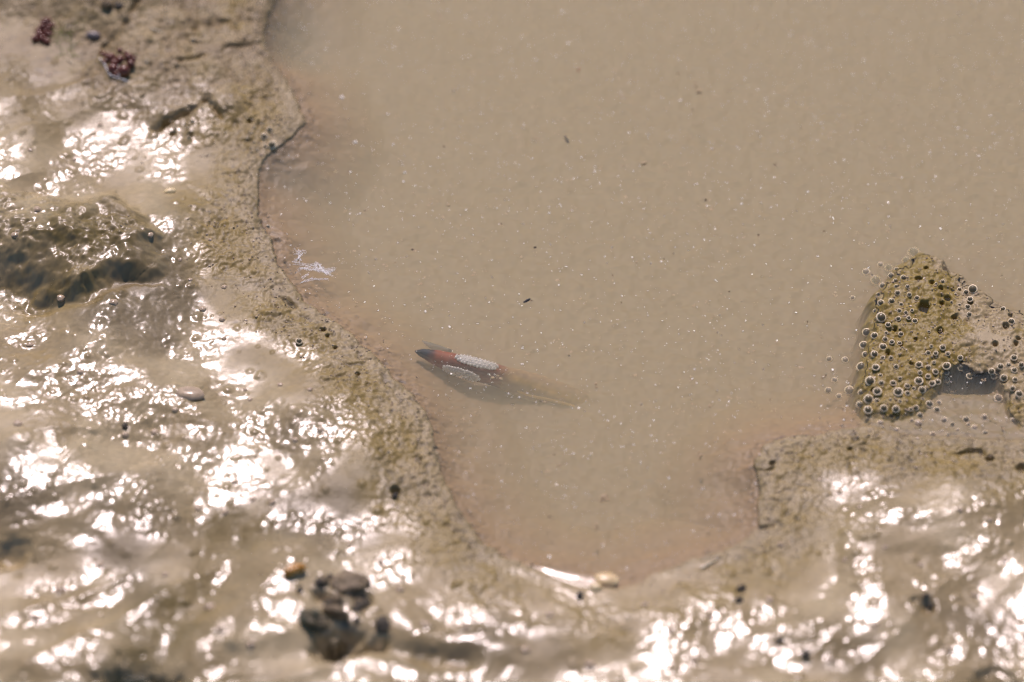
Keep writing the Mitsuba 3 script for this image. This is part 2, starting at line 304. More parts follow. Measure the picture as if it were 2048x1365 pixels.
# ------------------------------------------------------------------ helpers for things
counts = {}
def number(name):
    k = counts.get(name, -1) + 1
    counts[name] = k
    return name if k == 0 else f'{name}_{k:03d}'
def tag(key, label, cat, group=None, kind=None):
    labels[key] = {'label': label, 'category': cat}
    if group: labels[key]['group'] = group
    if kind: labels[key]['kind'] = kind
def put(key, mesh, bsdf, smooth=40, **k):
    """mesh in mm"""
    m = mesh.copy()
    m.vertices = m.vertices / 1000
    scene[key] = mikit.ply(m, bsdf, smooth=smooth, **k)
    return key
def rough_ball(r, seed=0, sub=4, amp=.18, freq=1.2, squash=(1, 1, 1)):
    m = trimesh.creation.icosphere(sub, 1.0)
    v = m.vertices
    import meshkit
    n = meshkit.fbm(v * freq + 37.1 * seed, 3, seed) - .5
    m.vertices = v * (1 + 2 * amp * n[:, None]) * r * np.array(squash)
    return m
def spin(m, a, axis=(0, 0, 1)):
    m.apply_transform(trimesh.transformations.rotation_matrix(math.radians(a), axis)); return m
def moved(m, p):
    m = m.copy(); m.apply_translation(np.asarray(p, float)); return m
def tube(line, radii, sides=8):
    p = np.asarray(line, float); r = np.broadcast_to(np.asarray(radii, float), len(p))
    t = np.gradient(p, axis=0); t /= np.linalg.norm(t, axis=1, keepdims=True) + 1e-12
    a = np.cross(t, [0, 0, 1.0]); a /= np.linalg.norm(a, axis=1, keepdims=True) + 1e-12
    b = np.cross(a, t)
    an = np.arange(sides) / sides * 2 * np.pi
    v = p[:, None] + r[:, None, None] * (np.cos(an)[None, :, None] * a[:, None] + np.sin(an)[None, :, None] * b[:, None])
    n = len(p)
    f = []
    for i in range(n - 1):
        for j in range(sides):
            k = (j + 1) % sides
            f += [[i * sides + j, i * sides + k, (i + 1) * sides + k], [i * sides + j, (i + 1) * sides + k, (i + 1) * sides + j]]
    v = np.vstack([v.reshape(-1, 3), p[:1], p[-1:]])
    for j in range(sides):
        k = (j + 1) % sides
        f += [[n * sides, k, j], [n * sides + 1, (n - 1) * sides + j, (n - 1) * sides + k]]
    m = trimesh.Trimesh(v, f, process=False)
    m.fix_normals()
    return m
def plain(key, c, rough=.5, **k):
    scene[key] = {'type': 'twosided', 'b': {'type': 'principled', 'base_color': {'type': 'rgb', 'value': list(c)}, 'roughness': rough, **k}}
def mottled(key, a, b, lam, rough=.5):
    f = 1000 / lam
    scene[key] = {'type': 'twosided', 'b': {'type': 'principled', 'base_color': mikit.proc(lambda p, n, uv: mikit.mix(a, b, mikit.smoothstep(.35, .65, mikit.fbm(p.x * f, p.y * f, p.z * f)))), 'roughness': rough}}

plain('white_grain', (.85, .80, .70), .3)
plain('tan_grain', (.42, .30, .16), .5)
plain('black_bit', (.012, .013, .014), .4)
plain('rust_bit', (.30, .10, .04), .5)
plain('fibre', (.85, .83, .80), .5)
plain('bead_red', (.11, .028, .012), .24, specular=.7)
plain('grey_bit', (.22, .19, .18), .3)
plain('straw', (.55, .46, .28), .35)
plain('green_fuzz', (.22, .24, .06), .5)
mottled('mud_pellet_bsdf', (.46, .36, .24), (.36, .275, .18), 1.2, .25)
mottled('yellow_stone', (.42, .20, .03), (.30, .24, .12), 2.5, .35)
mottled('cream_stone', (.78, .64, .36), (.62, .46, .24), 2.0, .3)
mottled('dark_stone', (.030, .027, .020), (.070, .058, .038), 1.0, .7)
mottled('green_stone', (.030, .038, .018), (.12, .095, .05), 1.2, .6)
mottled('brown_stone', (.20, .15, .085), (.11, .08, .04), 1.2, .65)
plain('air_bubble', (.13, .105, .052), .2, specular=.6)  # opaque; dark colour stands for the shaded mud seen through a bubble
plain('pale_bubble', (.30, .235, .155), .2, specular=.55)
plain('bubble_reflection', (.82, .68, .45), .3)  # pale colour painted for the bright reflection round a bubble edge
# ------------------------------------------------------------------ air bubbles
BALL = trimesh.creation.icosphere(3, 1.0)
brnd = random.Random(4)
def bubble(u, v, rpx, label, group=None, sink=0.0, pale=False):
    p = spot(u, v)
    r = rpx * PX
    if gz(p[0], p[1]) < -0.1:                          # under the water: keeps below its surface
        z = min(p[2] + .55 * r, -0.10 - r) if sink == 0 else -sink - r
        z = max(z, p[2] - .45 * r) if sink == 0 else z
        q = at(u, v, z)
    else:
        q = at(u, v, p[2] + .45 * r)
    key = number('bubble')
    put(key + '__dome', moved(trimesh.Trimesh(BALL.vertices * r * .84, BALL.faces, process=False), q), 'pale_bubble' if pale else 'air_bubble', True)
    ring = trimesh.creation.torus(.82 * r, .25 * r, 22, 8)  # added torus, shaped like the reflected ring of light
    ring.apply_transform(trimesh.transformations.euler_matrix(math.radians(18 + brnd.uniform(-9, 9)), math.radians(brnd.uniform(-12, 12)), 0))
    put(key + '__reflection_ring', moved(ring, q + [0, 0, .05 * r]), 'bubble_reflection', True)
    tag(key, label, 'bubble', group)
R1 = [(1827.2, 506.7, 11.6), (1812.7, 522.8, 9), (1777.2, 537.3, 8.4), (1751.5, 562.5, 10.6), (1782, 552.8, 6.4), (1765.3, 573.4, 7), (1793.4, 540.6, 5.5), (1791, 562.5, 5.2), (1806.9, 556.7, 6.6), (1792.4, 573.4, 4.2),
      (1756.3, 592.1, 6), (1815, 573.4, 4.5), (1795.3, 586.3, 5.8), (1818.5, 589.6, 4.8), (1834, 596.3, 5.2), (1761.8, 606.6, 7), (1783.4, 603.4, 7), (1802.4, 609.2, 4.5), (1750.5, 623.7, 5), (1762.1, 635.6, 10.3), (1798.5, 622, 4.8),
      (1811.7, 626, 4.5), (1824, 621, 3.9), (1796.6, 637.9, 5.2), (1817.5, 636.3, 4.8), (1829.5, 642.4, 5.8), (1776.3, 650.1, 5.8), (1732.8, 666.2, 8.7), (1748.9, 672, 7.4), (1772.4, 666.2, 3.9), (1802, 668.8, 5.5), (1857.8, 663.7, 3.2),
      (1879.7, 661.4, 4.2), (1727.3, 692, 9), (1770.2, 679.1, 5.5), (1783.7, 684.6, 5.5), (1766, 694.6, 8), (1799.2, 687.2, 4.8), (1730.5, 710.7, 7), (1748.9, 709.1, 7.7), (1765.3, 716.2, 4.8), (1782, 716.2, 4.5), (1885.2, 695.9, 6.4),
      (1856.2, 706.5, 5.2), (1871.4, 707.5, 5.2), (1895.8, 708.1, 4.8), (1862.6, 692.7, 3.9), (1723.1, 735.5, 10.6), (1751.5, 735.5, 7.7), (1792.4, 733.9, 5.2), (1837.8, 730, 7), (1856.2, 736.2, 6), (1893.3, 733, 8.7), (1868.1, 724.9, 3.9),
      (1840, 746.2, 4.8), (1856.2, 753.3, 5.8), (1870.7, 744.2, 6.4), (1761, 751.6, 4.5), (1740.2, 763, 10), (1762.7, 766.2, 5.2), (1786.3, 766.8, 6.4), (1837.5, 763, 9), (1814.3, 772.6, 5.8), (1799.8, 757.2, 4.2), (1754.7, 783.9, 9),
      (1796.6, 784.9, 9.7), (1815.3, 787.1, 5.8), (1827.2, 777.5, 4.5), (1844, 780.7, 7.7), (1722.5, 787.1, 7), (1737, 799.4, 9.7), (1754, 802.6, 5.5), (1780.5, 800, 3.5), (1799.8, 802.6, 3.9), (1719.9, 811.3, 8), (1736, 821, 8.7),
      (1767.6, 817.1, 7.7), (1791.8, 818.7, 7.7), (1811.1, 830, 7), (1821.7, 819.4, 4.8), (1832, 816.1, 5.8), (1840, 832.3, 6.4), (1920.7, 716.2, 5.8), (1945.5, 579.3, 9.7), (1932, 585, 5.5), (1940, 599.2, 6.4), (1935.2, 614, 5.8),
      (1938.4, 629.2, 5.5), (2006, 618.6, 5.5), (2022.8, 643.7, 7), (2010.9, 655, 5.2), (1919, 579.3, 4.5), (1911, 589.6, 3.2), (1903, 605, 3.2), (1919, 609.9, 3.5), (1885.2, 563.8, 4.5), (1872.3, 568, 3)]
R2 = [(1864.5, 768, 7), (1875.5, 764.5, 6.4), (1893.3, 761.3, 6.4), (1893, 747, 5.2), (1922, 737, 7), (1939, 754, 7), (1983.5, 743.6, 7), (2001.2, 734, 7), (2017.3, 730.7, 5.2), (2028, 716.2, 7), (2043, 730, 5.8), (2028.6, 741, 6.4),
      (2007.6, 756.5, 7.7), (2030.2, 759.7, 5.5), (1988.3, 753.3, 7), (2025.4, 777.4, 5.8), (2038.3, 788.7, 8)]
R3 = [(1858.8, 809.7, 8), (1845, 800, 4.8), (1877.8, 806.5, 5.5), (1874, 821, 6.4), (1761, 849.3, 8), (1792.4, 862.9, 7), (1836.2, 851.6, 11), (1865.9, 872.6, 8), (1888.4, 842, 7), (1894.9, 872.6, 5.2), (1996.4, 798.4, 9), (1969, 835.5, 6.4),
      (1932, 840.3, 7), (1949.7, 858, 8), (1936.8, 850, 4), (1970.6, 867.7, 5.8), (2027, 842, 7), (1823, 842, 4), (1905, 850, 5), (1915, 862, 4.5)]
R4 = [(1732, 545.4, 8), (1698.3, 782.3, 9.7), (1656.4, 782.3, 7), (1677.4, 793.6, 5.8), (1658, 719.5, 6.4), (1690, 721, 7), (1669.3, 761.4, 6.4), (1761, 531, 6.4), (1705, 597, 5.5)]
big = max(range(len(R1)), key=lambda i: R1[i][2])
for i, (u, v, r) in enumerate(R1):
    if i == 0: bubble(u, v, r, 'big silvery bubble at the topmost tip of the olive bubble mat')
    elif i == 1: bubble(u, v, r, 'silvery bubble just below the bubble at the topmost tip of the mat')
    elif (u, v) == (1945.5, 579.3): bubble(u, v, r, 'large pale bubble on the right upper edge of the bubble mat')
    elif (u, v) == (1796.6, 784.9): bubble(u, v, r, 'large ringed bubble near the lower end of the mat, left of its dark hollow')
    elif (u, v) == (1762.1, 635.6): bubble(u, v, r, 'largest bubble on the left edge of the mat, level with its biggest hole')
    elif v > 740: bubble(u, v, r, 'ringed bubble on the lower end of the olive mat, above the sandy shelf', 'bubbles on the lower end of the mat')
    elif u < 1775: bubble(u, v, r, 'bright-rimmed bubble along the left edge of the olive mat', 'bubbles along the left edge of the mat')
    elif u > 1895: bubble(u, v, r, 'small bubble on the right slope of the olive mat', 'bubbles on the right slope of the mat')
    elif v < 630: bubble(u, v, r, 'small bubble on the upper part of the olive mat, above its biggest hole', 'bubbles on the upper part of the mat')
    else: bubble(u, v, r, 'small bubble in the middle of the olive mat, below its biggest hole', 'bubbles in the middle of the mat')
for u, v, r in R2: bubble(u, v, r, 'dark-centred bubble lining the shadowed hollow below the mat', 'air bubbles along the dark hollow')
for i, (u, v, r) in enumerate(R3):
    if r == 11: bubble(u, v, r, 'largest bubble on the sandy shelf below the olive mat', pale=True)
    else: bubble(u, v, r, 'pale bubble on the drowned sandy shelf below the mat', 'air bubbles on the sandy shelf', pale=i % 3 > 0)
for u, v, r in R4: bubble(u, v, r, 'faint bubble in the murky water off the left side of the mat', 'faint bubbles in the murk', sink=2.2, pale=True)
L1 = [(539, 260, 6.2), (528.1, 273.3, 7.4), (544.2, 290.7, 9.2)]
for (u, v, r), w in zip(L1, ('topmost of the three ringed bubbles at the left bank edge', 'middle one of the three ringed bubbles at the left bank edge', 'largest and lowest of the three ringed bubbles at the left bank edge')): bubble(u, v, r, w)
for u, v, r in [(530.8, 293.4, 4.5), (506.2, 241.5, 3.5), (525.3, 249.7, 3.3), (508.2, 254.4, 3), (503, 266.7, 3), (508.2, 285.2, 3.2), (494, 277, 2.8), (502, 297.5, 3.3), (513.4, 300, 3), (449.8, 265.7, 3), (428.8, 289.3, 2.6)]:
    bubble(u, v, r, 'tiny bubble in the olive crust beside the three ringed bubbles', 'tiny bubbles in the left bank crust')
for u, v, r in [(343.7, 242.7, 4.1), (350.7, 256.4, 4.1), (384.7, 243, 4.5), (369.8, 247.6, 3.1), (405, 217.5, 3.3), (377.6, 275, 3.7), (374.9, 256.4, 2.9), (375.5, 218.5, 2.9)]:
    bubble(u, v, r, 'small clear bubble along the dark crack in the left bank', 'bubbles along the dark crack')
for u, v, r in [(329, 15, 3.2), (331, 23, 3), (332, 34, 3.2), (335, 43, 3), (386, 80, 5), (408, 71, 3.2), (292, 123, 5)]:
    bubble(u, v, r, 'small bubble on the tan mud by the pale runnel at the top left', 'bubbles by the pale runnel')
bubble(598, 683, 7, 'single shiny bubble on the sandy crust left of the creature')
bubble(536, 455, 5, 'single small bubble on the bank edge above the white fibres')
bubble(777, 905, 3.5, 'tiny bubble on the olive patch of the lower left bank')

# ------------------------------------------------------------------ the creature in the water
line_px = [(831, 703, -1.6), (842, 703.5, -1.6), (856, 706, -1.5), (876, 711, -1.5), (905, 719, -1.5), (935, 727, -1.7), (965, 735, -2.2), (995, 743, -3.2), (1030, 754, -4.3), (1075, 768, -5.4), (1120, 783, -6.4), (1160, 797, -7.8), (1196, 808, -9.4)]
rad = np.array([.15, .75, 1.15, 1.6, 1.95, 2.15, 2.2, 2.2, 2.6, 2.9, 2.9, 2.5, 1.0])
P = np.array([at(u, v, z - r * .35) for (u, v, z), r in zip(line_px, rad)])
P[:, 2] = [z - r * .95 for (u, v, z), r in zip(line_px, rad)]
P = np.array([at(u, v, zz) for (u, v, z), zz in zip(line_px, P[:, 2] + rad * .6)])
P[:, 2] -= rad * .6
from scipy.interpolate import PchipInterpolator
s_ = np.r_[0, np.cumsum(np.linalg.norm(np.diff(P, axis=0), axis=1))]
ss = np.linspace(0, s_[-1], 120)
PC, RC = np.stack([PchipInterpolator(s_, P[:, k])(ss) for k in range(3)], 1), PchipInterpolator(s_, rad)(ss)
body = tube(PC, RC, 32)
q = np.r_[np.repeat(ss, 32), ss[0], ss[-1]] / s_[-1]
th = np.r_[np.tile(np.arange(32) / 32 * 2 * np.pi, 120), 0, 0]
import meshkit
nz = meshkit.fbm(body.vertices * 1.1, 3, 5)
side = np.cos(th)
cb = np.zeros((len(q), 3)) + np.array([.23, .066, .029])
def clay(c, w):
    global cb
    cb = cb * (1 - w[:, None]) + np.array(c) * w[:, None]
clay([.075, .030, .022], np.exp(-((side - .72) / .22) ** 2) * sstep(.15, .25, q) * .8)
clay([.012, .020, .030], 1 - sstep(.06, .13, q + .03 * (nz - .5) + .02 * (1 - np.sin(th))))
clay([.30, .19, .09], sstep(.42, .50, q + .05 * (nz - .5)))
clay([.42, .26, .07], sstep(.45, .55, q) * np.exp(-((side - .55) / .25) ** 2) * .8)
cb *= (.75 + .5 * nz)[:, None]
body.vertices += body.vertex_normals * (.12 * (nz - .5))[:, None]
scene['skin'] = {'type': 'twosided', 'b': {'type': 'principled', 'base_color': {'type': 'mesh_attribute', 'name': 'vertex_color'}, 'roughness': .6, 'specular': .25}}
cr = 'water_creature'
put(cr + '__body', body, 'skin', True, color=cb)
tag(cr, 'slim red-brown creature with a black tip and two white pebbled patches in the murky pool', 'animal')
labels[cr + '__body'] = {'label': 'red-brown body with a black pointed tip fading to tan towards the tail'}
plain('pebble_white', (.60, .57, .49), .6)
plain('patch_grey', (.46, .43, .37), .6)
tan_ = np.gradient(PC, axis=0); tan_ /= np.linalg.norm(tan_, axis=1, keepdims=True)
def frame(qv):
    i = qv * 119
    p = np.array([np.interp(i, np.arange(120), PC[:, k]) for k in range(3)]); t = np.array([np.interp(i, np.arange(120), tan_[:, k]) for k in range(3)])
    a = np.cross(t, [0, 0, 1.0]); a /= np.linalg.norm(a); b = np.cross(a, t)
    return p, a, b, np.interp(i, np.arange(120), RC)
def on_body(qv, ang, lift=0.0):
    p, a, b, r = frame(qv)
    return p + (r + lift) * (math.cos(ang) * a + math.sin(ang) * b)
qa = lambda u: np.interp(u, [x[0] for x in line_px], s_ / s_[-1])
for nm, (u0, u1), (a0, a1), lab in (('pebbled_patch', (909, 988), (math.radians(60), math.radians(126)), 'upper white pebbled patch'), ('pebbled_patch_001', (892, 962), (math.radians(-30), math.radians(35)), 'lower white pebbled patch')):
    q0, q1 = qa(u0), qa(u1)
    nu, nv = 26, 14
    v, f = [], []
    for i in range(nu):
        for j in range(nv):
            x, y = i / (nu - 1) * 2 - 1, j / (nv - 1) * 2 - 1
            hw = (1 - abs(x) ** 4) ** .5
            edge = max(0, 1 - max(abs(x), abs(y)) ** 4)
            v.append(on_body((q0 + q1) / 2 + x * (q1 - q0) / 2, (a0 + a1) / 2 + y * hw * (a1 - a0) / 2, -.12 + .38 * edge ** .5))
    for i in range(nu - 1):
        for j in range(nv - 1):
            k = i * nv + j
            f += [[k, k + 1, k + nv + 1], [k, k + nv + 1, k + nv]]
    put(f'{cr}__{nm}', trimesh.Trimesh(v, f, process=False), 'patch_grey', True)
    labels[f'{cr}__{nm}'] = {'label': lab}
    peb = []
    nrow, ncol = 5, 13
    for i in range(ncol):
        for j in range(nrow):
            x = ((i + .5 * (j % 2) + .25 + random.uniform(-.2, .2)) / ncol) * 2 - 1
            y = ((j + .5 + random.uniform(-.2, .2)) / nrow) * 2 - 1
            hw = (1 - min(1, abs(x)) ** 4) ** .5
            b = trimesh.creation.icosphere(1, 1.0)
            b.apply_scale(random.uniform(.20, .29))
            b.apply_scale([1, 1, 1]); peb.append(moved(b, on_body((q0 + q1) / 2 + x * (q1 - q0) / 2, (a0 + a1) / 2 + y * hw * (a1 - a0) / 2, .14)))
    put(f'{cr}__{nm}__pebbles', trimesh.util.concatenate(peb), 'pebble_white', True)
    labels[f'{cr}__{nm}__pebbles'] = {'label': 'tightly packed white pebbles', 'kind': 'stuff'}
plain('ghost_fin', (.13, .12, .10), .5)
fl = [at(748, 657, -10.5), at(785, 668, -9.5), at(825, 682, -8.2), at(865, 694, -7), at(900, 704, -5.5)]
put(cr + '__feeler', tube(fl, [.2, .35, .55, .65, .5], 10), 'ghost_fin', True)
labels[cr + '__feeler'] = {'label': 'faint grey feeler reaching up to the left under the water'}
plain('tan_fin', (.46, .29, .08), .6)
crest = [on_body(x, math.radians(20 + 10 * math.sin(9 * x)), -.02 + .08 * math.sin(31 * x)) for x in np.linspace(.56, .97, 26)]
put(cr + '__crest', tube(crest, np.r_[.05, np.linspace(.22, .34, 12), np.linspace(.34, .1, 13)], 8), 'tan_fin', True)
labels[cr + '__crest'] = {'label': 'faint ochre ridge running along the tan hind body'}

# ------------------------------------------------------------------ specks floating on the pool
pool = shapely.Polygon(densify(SHORE)).difference(shapely.Polygon(densify(REEF)).buffer(.6)).buffer(-.6)
shapely.prepare(pool)
def specks(key, n, r0, r1, bsdf, label, zlo, zhi, flat=.5, power=2.5, seed=1, clump=False):
    g = np.random.default_rng(seed)
    base = trimesh.creation.icosphere(0, 1.0)
    out_v, out_f, k, a = [], [], 0, 0
    while k < n:
        p = at(g.uniform(500, 2080), g.uniform(-20, 1190), 0)
        if not shapely.contains_xy(pool, p[0], p[1]): continue
        if pnoise(np.array([p[0] + .5 * p[1]]), np.array([p[1] * 1.6]), 16, 90 + seed)[0] + .5 * pnoise(np.array([p[0]]), np.array([p[1]]), 4, 91)[0] < g.uniform(-1.1, .5): continue
        for c in range(g.integers(1, 6) if clump else 1):
            r = r0 + (r1 - r0) * g.random() ** power
            v = base.vertices * r * g.uniform(.55, 1.35, (len(base.vertices), 1)) * [g.uniform(.6, 1.6), g.uniform(.6, 1.6), flat]
            an = g.uniform(0, 6.28)
            v = np.stack([v[:, 0] * np.cos(an) - v[:, 1] * np.sin(an), v[:, 0] * np.sin(an) + v[:, 1] * np.cos(an), v[:, 2]], 1)
            out_v.append(v + [p[0] + (g.normal(0, .35) if clump else 0), p[1] + (g.normal(0, .35) if clump else 0), g.uniform(zlo, zhi)]); out_f.append(base.faces + a); a += len(v)
        k += 1
    put(key, trimesh.Trimesh(np.vstack(out_v), np.vstack(out_f), process=False), bsdf, False)
    tag(key, label, 'specks', kind='stuff')
specks('white_specks', 3600, .07, .20, 'white_grain', 'fine white dust floating all over the murky pool', -.1, .06, .6, 3)
specks('tan_specks', 520, .09, .26, 'tan_grain', 'small tan clumps of silt floating on the murky pool', -.8, .0, .4, 2, 2, True)
specks('hanging_silt', 500, .06, .2, 'tan_grain', 'blurred silt grains hanging just below the pool surface', -3.5, -.8, .7, 2, 3)

def flake(key, u, v, parts, bsdf, label, cat='fleck', z=.05):
    m = []
    for du, dv, r, sq, a in parts:
        p = at(u + du, v + dv, z)
        m.append(moved(spin(rough_ball(r * PX, int(u + du), 2, .25, 1.5, (1, sq, min(sq, .6))), a), p))
    put(key, trimesh.util.concatenate(m), bsdf)
    tag(key, label, cat)
flake('seed_fleck', 1055, 601, [(0, 0, 8, .32, 38), (-5, 3, 4, .5, 20)], 'black_bit', 'small dark grey sliver floating above the creature')
flake('seed_fleck_001', 1133, 279, [(-2, -3, 5, .45, -60), (2, 4, 5.5, .5, -65)], 'black_bit', 'tiny black fleck floating in the upper middle of the pool')
flake('silt_clump', 1396, 178, [(2, 6, 7, .8, 20), (-4, -6, 4.5, .8, 0), (-6, -14, 4, .7, 70)], 'tan_grain', 'elongated orange-tan clump floating in the upper pool')
flake('silt_clump_001', 1287, 328, [(0, 0, 6.5, .6, 25), (4, -2, 4, .8, 0)], 'tan_grain', 'oval tan clump floating right of the tiny black fleck')
flake('rust_fleck', 1157, 141, [(0, 0, 3, .8, 0), (0, -3, 2, .8, 0)], 'rust_bit', 'tiny rust-red fleck near the top of the pool')
flake('silt_clump_002', 1208, 995, [(0, 0, 8, .7, 30), (6, 5, 5, .8, 0), (-5, 8, 4, .7, 0)], 'tan_grain', 'ragged tan clump floating in the lower bay of the pool', z=-.6)
flake('silt_clump_003', 1193, 1050, [(0, 0, 6, .6, 100), (0, 6, 4, .7, 0)], 'tan_grain', 'tan clump floating close above the bottom shore')
flake('silt_clump_004', 1192, 768, [(0, 0, 4, .7, 60), (1, 7, 3, .7, 0)], 'tan_grain', "small brown clump at the end of the creature's faint tail")
flake('silt_clump_005', 1400, 912, [(0, 0, 5, .7, 70), (-2, -6, 3, .7, 0)], 'tan_grain', 'tan clump floating left of the right bank corner')
flake('silt_clump_006', 897, 411, [(0, 0, 4, .8, 0)], 'tan_grain', 'round brown grain floating in the left half of the pool')
flake('white_grain_fleck', 711, 285, [(0, 0, 4, .9, 0)], 'white_grain', 'bright white grain floating near the left bank bubbles')
flake('white_grain_fleck_001', 684, 195, [(0, 0, 4, .9, 0)], 'white_grain', 'pale grain floating in the upper left of the pool')

# the tuft of white glinting fibres
def wob(a, b, n, amp, g):
    t = np.linspace(0, 1, n)[:, None]
    return a * (1 - t) + b * t + g.normal(0, amp, (n, 3)) * np.sin(np.pi * t) ** .5 * [1, 1, .25]
g = np.random.default_rng(3)
segs = [((586, 508), (612, 503)), ((587, 526), (606, 506)), ((596, 540), (640, 528)), ((612, 538), (660, 545)), ((628, 526), (640, 548)), ((632, 524), (652, 548)), ((600, 538), (668, 540)), ((640, 530), (655, 552)), ((602, 566), (628, 556)),
        ((622, 557), (655, 558)), ((648, 548), (668, 536)), ((604, 556), (618, 548)), ((586, 526), (618, 530)), ((620, 532), (664, 550)), ((596, 502), (600, 524))]
fib = []
for (a, b) in segs:
    for k in range(3):
        p, r = at(a[0] + g.normal(0, 2), a[1] + g.normal(0, 2), .08), at(b[0] + g.normal(0, 2), b[1] + g.normal(0, 2), .08)
        fib.append(tube(wob(p, r, 12, .16, g), .035, 5))
put('fibre_tuft', trimesh.util.concatenate(fib), 'fibre', True)
tag('fibre_tuft', 'tangle of fine white glinting fibres floating by the left bank', 'fibres')

# ------------------------------------------------------------------ bits lying on the mud
def bead_cluster(key, beads, label, hairs=()):
    for i, (u, v, r) in enumerate(beads):
        p = spot(u, v)
        put(f'{key}__bead' + (f'_{i:03d}' if i else ''), moved(trimesh.Trimesh(BALL.vertices * r * PX * [1, 1, .9], BALL.faces, process=False), at(u, v, p[2] + .5 * r * PX)), 'bead_red', True)
    for i, h in enumerate(hairs):
        l = [at(u, v, spot(u, v)[2] + .7) for u, v in h]
        put(f'{key}__hair' + (f'_{i:03d}' if i else ''), tube(l, .11, 6), 'fibre', True)
    tag(key, label, 'bead cluster')
bead_cluster('bead_cluster', [(248, 142, 13), (226, 138, 12), (222, 116, 11), (214, 112, 8), (240, 120, 10), (258, 115, 9), (262, 128, 9), (240, 102, 7), (210, 124, 7), (233, 148, 8), (268, 118, 6), (252, 108, 6), (205, 108, 6), (229, 126, 9)],
             'cluster of glossy dark red-brown beads with fine white hairs, nearer the pool', [[(199, 117), (209, 128), (214, 140), (220, 150)], [(220, 150), (233, 155), (247, 160), (256, 163)], [(237, 132), (236, 142), (238, 152)]])
bead_cluster('bead_cluster_001', [(88, 44, 8), (96, 42, 8), (84, 54, 8), (98, 56, 9), (92, 66, 8), (78, 70, 9), (70, 78, 8), (86, 78, 9), (100, 70, 7), (76, 62, 7), (94, 84, 8), (104, 50, 6)], 'cluster of glossy pinkish-brown beads near the top left corner')
def bit(name, u, v, rpx, bsdf, label, cat, squash=(1, 1, .7), ang=0, amp=.18, seed=None, up=.25, group=None, freq=None):
    p = spot(u, v)
    r = rpx * PX
    key = number(name)
    put(key, moved(spin(rough_ball(r, seed if seed is not None else int(u + v), 4 if amp > .4 else 3, amp, freq or (2.0 if amp > .4 else 1.1), squash), ang), at(u, v, p[2] + up * r)), bsdf)
    tag(key, label, cat, group)
bit('grey_pellet', 187, 71, 16, 'grey_bit', 'smooth grey oval pellet between the two bead clusters', 'pellet', (1, .55, .55), -8, .06, up=.35)
bit('mud_clod', 214, 10, 14, 'brown_stone', 'red-brown crumb at the very top left of the frame, left of the other', 'crumb', (1, .7, .7), 0, .25)
bit('mud_clod', 238, 12, 10, 'dark_stone', 'dark crumb beside the red-brown crumb at the top', 'crumb', (1, .8, .7), 0, .25)
for k in range(16):
    bit('mud_crumb', 640 + 92 * rng.random(), 1150 + 105 * rng.random(), 5 + 9 * rng.random(), 'dark_stone' if k % 2 else 'brown_stone', 'rough dark mud crumb in the clump around the black hollow at the bottom', 'crumb', (1, .8, .7), 30 * k, .45, k, .15, 'crumbs of the dark mud clump')
bit('orange_stone', 588, 1142, 21, 'yellow_stone', 'orange-yellow stone on the mud at the bottom', 'stone', (1, .55, .6), 25, .34, up=.35)
bit('dark_stone_piece', 700, 1172, 38, 'brown_stone', 'dull brown lump of mud right of the orange stone', 'stone', (1.05, .8, .45), 10, .42, up=0)
bit('dark_stone_piece', 628, 1240, 30, 'green_stone', 'dark greenish stone above the black hollow at the bottom', 'stone', (1, .62, .6), -35, .45, up=.3)
bit('dark_stone_piece', 672, 1225, 24, 'brown_stone', 'tan stone leaning on the dark greenish stone', 'stone', (1.1, .5, .6), -25, .4, up=.3)
bit('dark_stone_piece', 722, 1215, 22, 'dark_stone', 'dark stone below the dull brown lump', 'stone', (1, .8, .7), 20, .45, up=.1)
bit('dark_stone_piece', 765, 1250, 17, 'dark_stone', 'small black stone right of the black hollow', 'stone', (.8, 1, .8), 0, .42, up=.05)
bit('dark_stone_piece', 262, 1368, 34, 'green_stone', 'blackish stone cut off by the bottom edge of the frame', 'stone', (1.2, .6, .5), -15, .45, up=-.05)
bit('dark_stone_piece', 380, 788, 30, 'mud_pellet_bsdf', 'flat tan stone sunk in the mud left of the olive patches', 'stone', (1, .6, .28), -10, .16, up=.05)
bit('cream_pebble', 1212, 1160, 24, 'cream_stone', 'pale yellow pebble at the bottom shore by the bright glint', 'pebble', (1, .7, .35), -12, .2, up=.15)
bit('cream_pebble', 1192, 1176, 12, 'cream_stone', 'small yellow crumb leaning on the pale yellow pebble', 'pebble', (1, .8, .7), 0, .2, up=.3)
bit('cream_pebble', 340, 383, 12, 'cream_stone', 'cream shell chip on the left bank', 'pebble', (1, .6, .5), 15, .1, up=.3)
for (u, v, r, lab) in ((1483, 1178, 12, 'black speck of debris below the right bank corner'), (1478, 1200, 10, 'black crumb just under the black speck of debris'), (1852, 1192, 9, 'black crumb in the mud between the two big glints on the right'),
                       (1862, 1212, 8, 'smaller black crumb below the black crumb on the right'), (1560, 1282, 11, 'black crumb near the bottom right edge'), (1612, 1310, 13, 'second black crumb near the bottom right edge'),
                       (1160, 1192, 11, 'dark glossy crumb under the bottom shore'), (790, 992, 9, 'black crumb beside the olive patch on the lower bank'), (600, 1180, 9, 'black crumb below the orange stone'), (250, 852, 9, 'black crumb in the shiny mud at the left')):
    bit('black_crumb', u, v, r * .85, 'dark_stone', lab, 'crumb', (1, .7, .7), u % 90, .42, up=.3)
